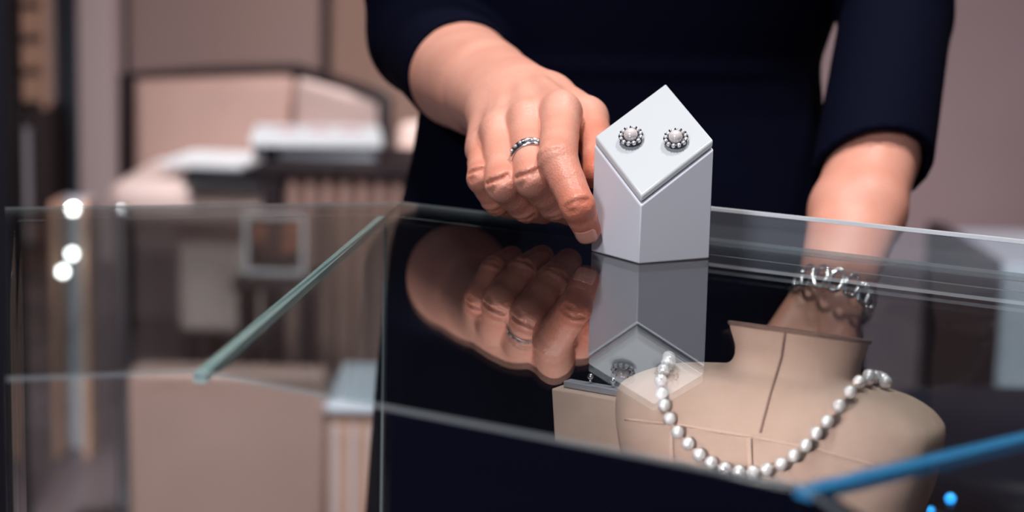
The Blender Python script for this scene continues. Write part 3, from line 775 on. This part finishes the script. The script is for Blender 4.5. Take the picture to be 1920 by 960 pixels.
# magazine and folder on its seat
mz = .5165
def slabthing(name, label, cat, x0, x1, D0, D1, z0, z1, m, rot=0, group=None, bev=.001, parts=None):
    X0, X1 = at(x0, 330, D0)[0]/100, at(x1, 330, D0)[0]/100
    c = Vector(((X0+X1)/2, (D0+D1)/200, z0)); t_ = thing(name, label, cat, c, rot, group)
    w_, d_ = (X1-X0)/2, (D1-D0)/200
    return t_, w_, d_
t_, w_, d_ = slabthing('folder', 'black folder lying on the armchair seat under a white magazine', 'folder', 334, 490, 436, 470, mz, 0, None, .08)
bm = bmesh.new(); box(bm, (-w_, -d_, 0), (w_, d_, .026)); obj('cover', bm, M['black'], t_, world=False, bevel=.002)
bm = bmesh.new(); box(bm, (-w_+.004, -d_-.001, .003), (w_-.004, -d_+.02, .004)); obj('pages', bm, M['paper'], t_, world=False)
t_, w_, d_ = slabthing('magazine', 'white magazine lying on the black folder on the armchair seat', 'magazine', 306, 470, 447, 476, mz+.0265, 0, None, -.12)
bm = bmesh.new(); box(bm, (-w_, -d_, 0), (w_, d_, .012)); obj('pages', bm, M['paper'], t_, world=False, bevel=.003)
bm = bmesh.new(); box(bm, (-w_, -d_, .0121), (w_, d_, .0135)); obj('cover', bm, M['paper'], t_, world=False)
# --- channel-tufted side chest with books
cx0, cx1 = at(492, 310, 402)[0]/100, at(800, 310, 402)[0]/100; zt = zat(306, 402, 630)
sc_ = thing('tufted_side_chest', 'dark-framed side chest with a channel-tufted tan front beside the armchair', 'side chest', ((cx0+cx1)/2, 4.2, 0))
obj('chest_top', bx_((cx0-.005, 4.01, zt-.03), (cx1, 4.38, zt)), M['darkwood'], sc_, bevel=.004)
for x in (cx0, cx1-.045):
    for y in (4.02, 4.33): obj('leg', bx_((x, y, 0), (x+.04, y+.04, zt-.03)), M['darkwood'], sc_)
bm = bmesh.new(); nch = 7; wv = (cx1-cx0-.09)/nch; Pp = []
for k in range(nch):
    for j in range(8): a_ = j/8; Pp.append((cx0+.045+(k+a_)*wv, 4.055-.028*math.sin(math.pi*a_)**.7))
Pp += [(cx1-.045, 4.055), (cx1-.045, 4.32), (cx0+.045, 4.32)]
prism(bm, Pp, .12, zt-.034); o = obj('tufted_front', bm, M['beige'], sc_); 
t_, w_, d_ = slabthing('grey_book', 'thick grey book under the white book on the side chest', 'book', 470, 700, 406, 432, zt+.001, 0, None, .05)
bm = bmesh.new(); box(bm, (-w_, -d_, 0), (w_, d_, .03)); obj('cover', bm, M['greycover'], t_, world=False, bevel=.002)
bm = bmesh.new(); box(bm, (-w_+.01, -d_-.0015, .004), (w_-.01, -d_+.02, .026)); obj('pages', bm, M['palegrey'], t_, world=False)
t_, w_, d_ = slabthing('white_book', 'white book with pink cover print on top of the stack on the side chest', 'book', 458, 704, 403, 431, zt+.0325, 0, None, .10)
bm = bmesh.new(); box(bm, (-w_, -d_, 0), (w_, d_, .022)); obj('cover', bm, M['paper'], t_, world=False, bevel=.003)
bm = bmesh.new()
for x in (-.09, -.02, .05): box(bm, (x, -.03, .0221), (x+.05, .05, .0226))
o = obj('print', bm, M['pink'], t_, world=False); o['label'] = 'pink printed lettering blocks'
t_, w_, d_ = slabthing('small_black_box', 'small black box on the chest beside the grey book', 'box', 418, 452, 436, 446, zt+.001, 0, None)
t_.location.x = cx0+.012; 
bm = bmesh.new(); box(bm, (-.012, -.05, 0), (.018, .05, .03)); obj('carton', bm, M['black'], t_, world=False, bevel=.002)
bm = bmesh.new(); box(bm, (-.013, -.051, .0301), (.019, .051, .036)); obj('lid', bm, M['black'], t_, world=False, bevel=.001)
t_.location.y = 4.08; t_.location.x = cx0+.013
# low side table with a framed picture
tx0, tx1 = at(440, 500, 370)[0]/100, at(590, 500, 370)[0]/100; tz = zat(522, 370, 510)
lt = thing('low_side_table', 'low dark side table in front of the side chest', 'side table', ((tx0+tx1)/2, 3.74, 0))
obj('tabletop', bx_((tx0, 3.66, tz-.02), (tx1, 3.84, tz)), M['darkwood'], lt, bevel=.003)
for x in (tx0+.01, tx1-.03):
    for y in (3.67, 3.81): obj('leg', bx_((x, y, 0), (x+.02, y+.02, tz-.02)), M['darkwood'], lt)
fx0, fx1 = at(456, 460, 374)[0]/100, at(572, 460, 374)[0]/100; fz = zat(402, 374, 510)
pf = thing('picture_frame', 'white picture frame with a dark print standing on the low side table', 'picture frame', ((fx0+fx1)/2, 3.75, tz))
bm = bmesh.new()
box(bm, (fx0, 3.745, tz+.001), (fx1, 3.76, tz+.009)); box(bm, (fx0, 3.745, fz-.008), (fx1, 3.76, fz)); box(bm, (fx0, 3.745, tz+.009), (fx0+.009, 3.76, fz-.008)); box(bm, (fx1-.009, 3.745, tz+.009), (fx1, 3.76, fz-.008))
mo = obj('moulding', bm, M['frame'], pf); obj('print', bx_((fx0+.007, 3.753, tz+.008), (fx1-.007, 3.759, fz-.007)), M['picture'], mo)
# cream chair seen past her waist
c2x0, c2x1 = at(734, 270, 520)[0]/100, at(800, 270, 520)[0]/100
c2 = thing('cream_dining_chair', 'cream upholstered chair half hidden behind the woman', 'chair', ((c2x0+c2x1)/2+.12, 5.3, 0))
bm = quadslab([(748, 232, 525), (860, 228, 525), (850, 420, 520), (728, 420, 520)], .07); obj('backrest', bm, M['cream'], c2, bevel=.02, seg=3)
obj('seat', bx_((c2x0-.02, 4.8, .42), (c2x0+.42, 5.24, .49)), M['cream'], c2, bevel=.02)
for x in (c2x0, c2x0+.37):
    for y in (4.82, 5.2): obj('leg', bx_((x, y, 0), (x+.03, y+.03, .42)), M['darkwood'], c2)
# low tan divider nearer the counter
ox0, ox1 = at(238, 700, 300)[0]/100, at(612, 700, 300)[0]/100; oz = zat(698, 300, 430)
bn = thing('low_room_divider', 'low tan upholstered room divider seen through the left end of the glass case', 'room divider', ((ox0+ox1)/2, 3.04, 0))
obj('padded_panel', bx_((ox0, 3.0, .05), (ox1, 3.075, oz)), M['beige'], bn, bevel=.012, seg=3)
obj('foot_rail', bx_((ox0+.02, 3.01, 0), (ox1-.02, 3.065, .0495)), M['darkwood'], bn)
wx0, wx1 = at(616, 700, 300)[0]/100, at(716, 700, 300)[0]/100
oz = zat(742, 320, 660)
wd = thing('oak_pedestal', 'oak pedestal with pale stripes at the right end of the tan divider', 'pedestal', ((wx0+wx1)/2, 3.1, 0))
obj('pedestal_body', bx_((wx0, 3.0, 0), (wx1, 3.3, oz+.02)), M['slat'], wd, bevel=.004)
for k in range(3): obj('stripe', bx_((wx0+.006+k*.03, 2.994, .03), (wx0+.018+k*.03, 3.0, oz)), M['pale'], wd)
obj('pedestal_top', bx_((wx0-.005, 2.99, oz+.0205), (wx1+.005, 3.31, oz+.035)), M['palegrey'], wd, bevel=.003)
# column with glowing balls and chrome post, both made up for reflections
px0, px1 = at(96, 600, 380)[0]/100, at(160, 600, 380)[0]/100; pz = zat(382, 380, 130)
dcz = thing('lit_display_column', 'slim oak and glass display column with small bright lamps at far left', 'display column', ((px0+px1)/2, 3.85, 0))
obj('back_board', bx_((px0, 3.9, 0), (px1, 3.93, pz)), M['palegrey'], dcz)
for x in (px0-.004, px1-.012): obj('post', bx_((x, 3.82, 0), (x+.014, 3.9, pz)), M['slat'], dcz)
for x, y in ((137, 393), (135, 476), (118, 509), (129, 880), (141, 898)):
    bm = bmesh.new(); ball(bm, W(at(x, y, 378)), .0085 if y < 600 else .006, 14, 10); o = obj('lamp', bm, M['led'], dcz); o['label'] = 'small bright lamp'
cpx = at(228, 500, 340); post = thing('chrome_post', 'chrome barrier post standing left of the armchair', 'post', (cpx[0]/100, 3.4, 0))
zp = zat(386, 340, 228); bm = bmesh.new(); lathe(bm, [(.012, .02), (.012, zp-.03), (.015, zp-.028), (.015, zp)], (cpx[0]/100, 3.4, 0), 20); obj('shaft', bm, M['chrome'], post)
bm = bmesh.new(); lathe(bm, [(.09, 0), (.09, .012), (.02, .022), (.012, .03)], (cpx[0]/100, 3.4, 0), 32); obj('foot', bm, M['chrome'], post)
# round navy stool, pale cabinet on the right, and pleats added for a pale reflection
sxc = at(1965, 840, 165); stl = thing('round_stool', 'round navy leather stool behind the right end of the counter', 'stool', (sxc[0]/100, 1.68, 0))
bm = bmesh.new(); lathe(bm, [(.17, .585), (.19, .595), (.195, .62), (.19, .645), (.17, .655), (0, .66)], (sxc[0]/100, 1.68, 0), 48); obj('seat', bm, M['stoolnavy'], stl)
bm = bmesh.new(); lathe(bm, [(.192, .607), (.197, .61), (.197, .615), (.192, .618)], (sxc[0]/100, 1.68, 0), 48); obj('piping', bm, M['greycover'], stl)
bm = bmesh.new(); lathe(bm, [(.03, .03), (.025, .584)], (sxc[0]/100, 1.68, 0), 20); obj('column', bm, M['chrome'], stl)
bm = bmesh.new(); lathe(bm, [(.18, 0), (.18, .012), (.05, .028), (.03, .03)], (sxc[0]/100, 1.68, 0), 40); obj('foot', bm, M['chrome'], stl)
kx0 = at(1872, 600, 300)[0]/100; kz = zat(500, 300, 1900)
kb = thing('pale_grey_cabinet', 'pale grey cabinet with a dark side panel at the right', 'cabinet', (kx0+.3, 3.2, 0))
obj('front_panel', bx_((kx0, 3.0, .06), (kx0+.6, 3.02, kz)), M['palegrey'], kb); obj('carcass', bx_((kx0, 3.021, .06), (kx0+.6, 3.42, kz)), M['greycover'], kb)
obj('side_panel', bx_((kx0-.03, 2.99, 0), (kx0-.001, 3.43, kz+.01)), M['darkwood'], kb); obj('plinth', bx_((kx0, 3.04, 0), (kx0+.6, 3.4, .06)), M['black'], kb)
gx = at(1738, 600, 420)[0]/100; gz = zat(506, 420, 1750)
bm = bmesh.new(); Pp = []
for k in range(25): Pp.append((gx+.004*k, 4.2+.012*math.sin(k*1.1)))
prism(bm, Pp+[(p[0], p[1]+.006) for p in Pp[::-1]], .02, gz)
dp = thing('folded_screen', 'pale grey pleated screen standing at the right behind the counter', 'screen', (gx+.05, 4.2, 0))  # made-up screen in place of a pale strip reflected in the glass
obj('pleats', bm, M['palegrey'], dp); obj('rail', bx_((gx-.005, 4.18, gz+.0005), (gx+.102, 4.225, gz+.015)), M['greycover'], dp); obj('foot_bar', bx_((gx-.005, 4.15, 0), (gx+.102, 4.25, .019)), M['greycover'], dp)
for (x, y, r, lb) in ((1782, 935, .0042, 'blue indicator lamp below the bust at lower right, the brighter one'), (1745, 957, .003, 'dim blue indicator lamp at the bottom edge beside the bust')):
    p = at(x, y, 104); lm = thing('indicator_lamp', lb, 'lamp', W((p[0], p[1], p[2]-.9)))  # glowing ball on a made-up stem for a blue point of light
    bm = bmesh.new(); ball(bm, W(p), r*.8, 14, 10); obj('lens', bm, M['bled'], lm)
    bm = bmesh.new(); tube(bm, [W((p[0], p[1], -95)), W((p[0], p[1], p[2]-.3))], .0018, 8); obj('stem', bm, M['black'], lm)
    lm.location = W((p[0], p[1], -95)); 
    for c in lm.children: c.data.transform(Matrix.Translation((0, 0, (p[2]-.9+95)/100)))

# ================================================================== LIGHT
def area(name, loc, target, size, power, col=(1, .95, .92), shape='DISK', spread=None):
    l = bpy.data.lights.new(name, 'AREA'); l.energy = power; l.size = size; l.color = col; l.shape = shape
    if spread: l.spread = spread
    o = bpy.data.objects.new(name, l); COL.objects.link(o); o.location = loc
    o.rotation_euler = (Vector(target)-Vector(loc)).to_track_quat('-Z', 'Y').to_euler(); tag(o, kind='helper'); return o
area('ceiling_lamp', (-.35, .35, 2.8), (0, .8, .95), .2, 31)
area('ceiling_lamp', (.55, .9, 2.8), (.1, .8, .95), .22, 20)
area('front_lamp', (-.75, -1.0, 1.8), (0, .8, 1.0), .45, 15, (.92, .93, 1))  # fill light added in front to lift upright faces and undersides
for loc, tg, pw, col in (((-1.3, 3.3, 2.85), (-.9, 4.7, .3), 7.0, (1, .92, .94)), ((.1, 4.6, 2.85), (-.2, 6.0, .3), 24, (1, .92, .88)), ((1.6, 4.3, 2.85), (1.6, 5.9, .2), 26, (1, .92, .95)),
                         ((-.8, 1.9, 2.85), (-.75, 3.2, .3), 25, (1, .94, .92)), ((1.5, 1.9, 2.85), (1.4, 3.0, .3), 26, (.95, .96, 1))):  # these two added to brighten the divider and the pale cabinet
    area('ceiling_lamp', loc, tg, .4, pw, col, spread=1.45)
cl = (I0+I1)/2+nI*1.6-dI*3; area('case_lamp', W((cl[0], cl[1], -1.6)), W((bc[0], bc[1], -3.6)), .03, .085, (1, .90, .87), spread=1.1)  # unseen light added under the front edge to brighten the bust
w = bpy.data.worlds.new('world'); SC.world = w; w.use_nodes = True
w.node_tree.nodes['Background'].inputs[0].default_value = (.62, .60, .68, 1); w.node_tree.nodes['Background'].inputs[1].default_value = .16

# ================================================================== CAMERA
cd = bpy.data.cameras.new('camera'); co = bpy.data.objects.new('camera', cd); COL.objects.link(co)
cd.sensor_width = 36; cd.sensor_fit = 'HORIZONTAL'; cd.lens = FPX/1920*36; cd.clip_start = .01
co.matrix_world = Matrix(((RT[0], UP[0], -FW[0], 0), (RT[1], UP[1], -FW[1], 0), (RT[2], UP[2], -FW[2], TOP+CAMH/100), (0, 0, 0, 1)))
cd.dof.use_dof = True; cd.dof.focus_distance = .79; cd.dof.aperture_fstop = 7.6
SC.camera = co
SC.view_settings.view_transform = 'Standard'; SC.view_settings.look = 'None'; SC.view_settings.gamma = 1; SC.view_settings.use_curve_mapping = False
SC.view_settings.exposure = .12
SC.cycles.max_bounces = 14; SC.cycles.transparent_max_bounces = 32; SC.cycles.transmission_bounces = 12; SC.cycles.glossy_bounces = 6
SC.cycles.use_denoising = True; SC.cycles.caustics_reflective = False; SC.cycles.sample_clamp_indirect = 4
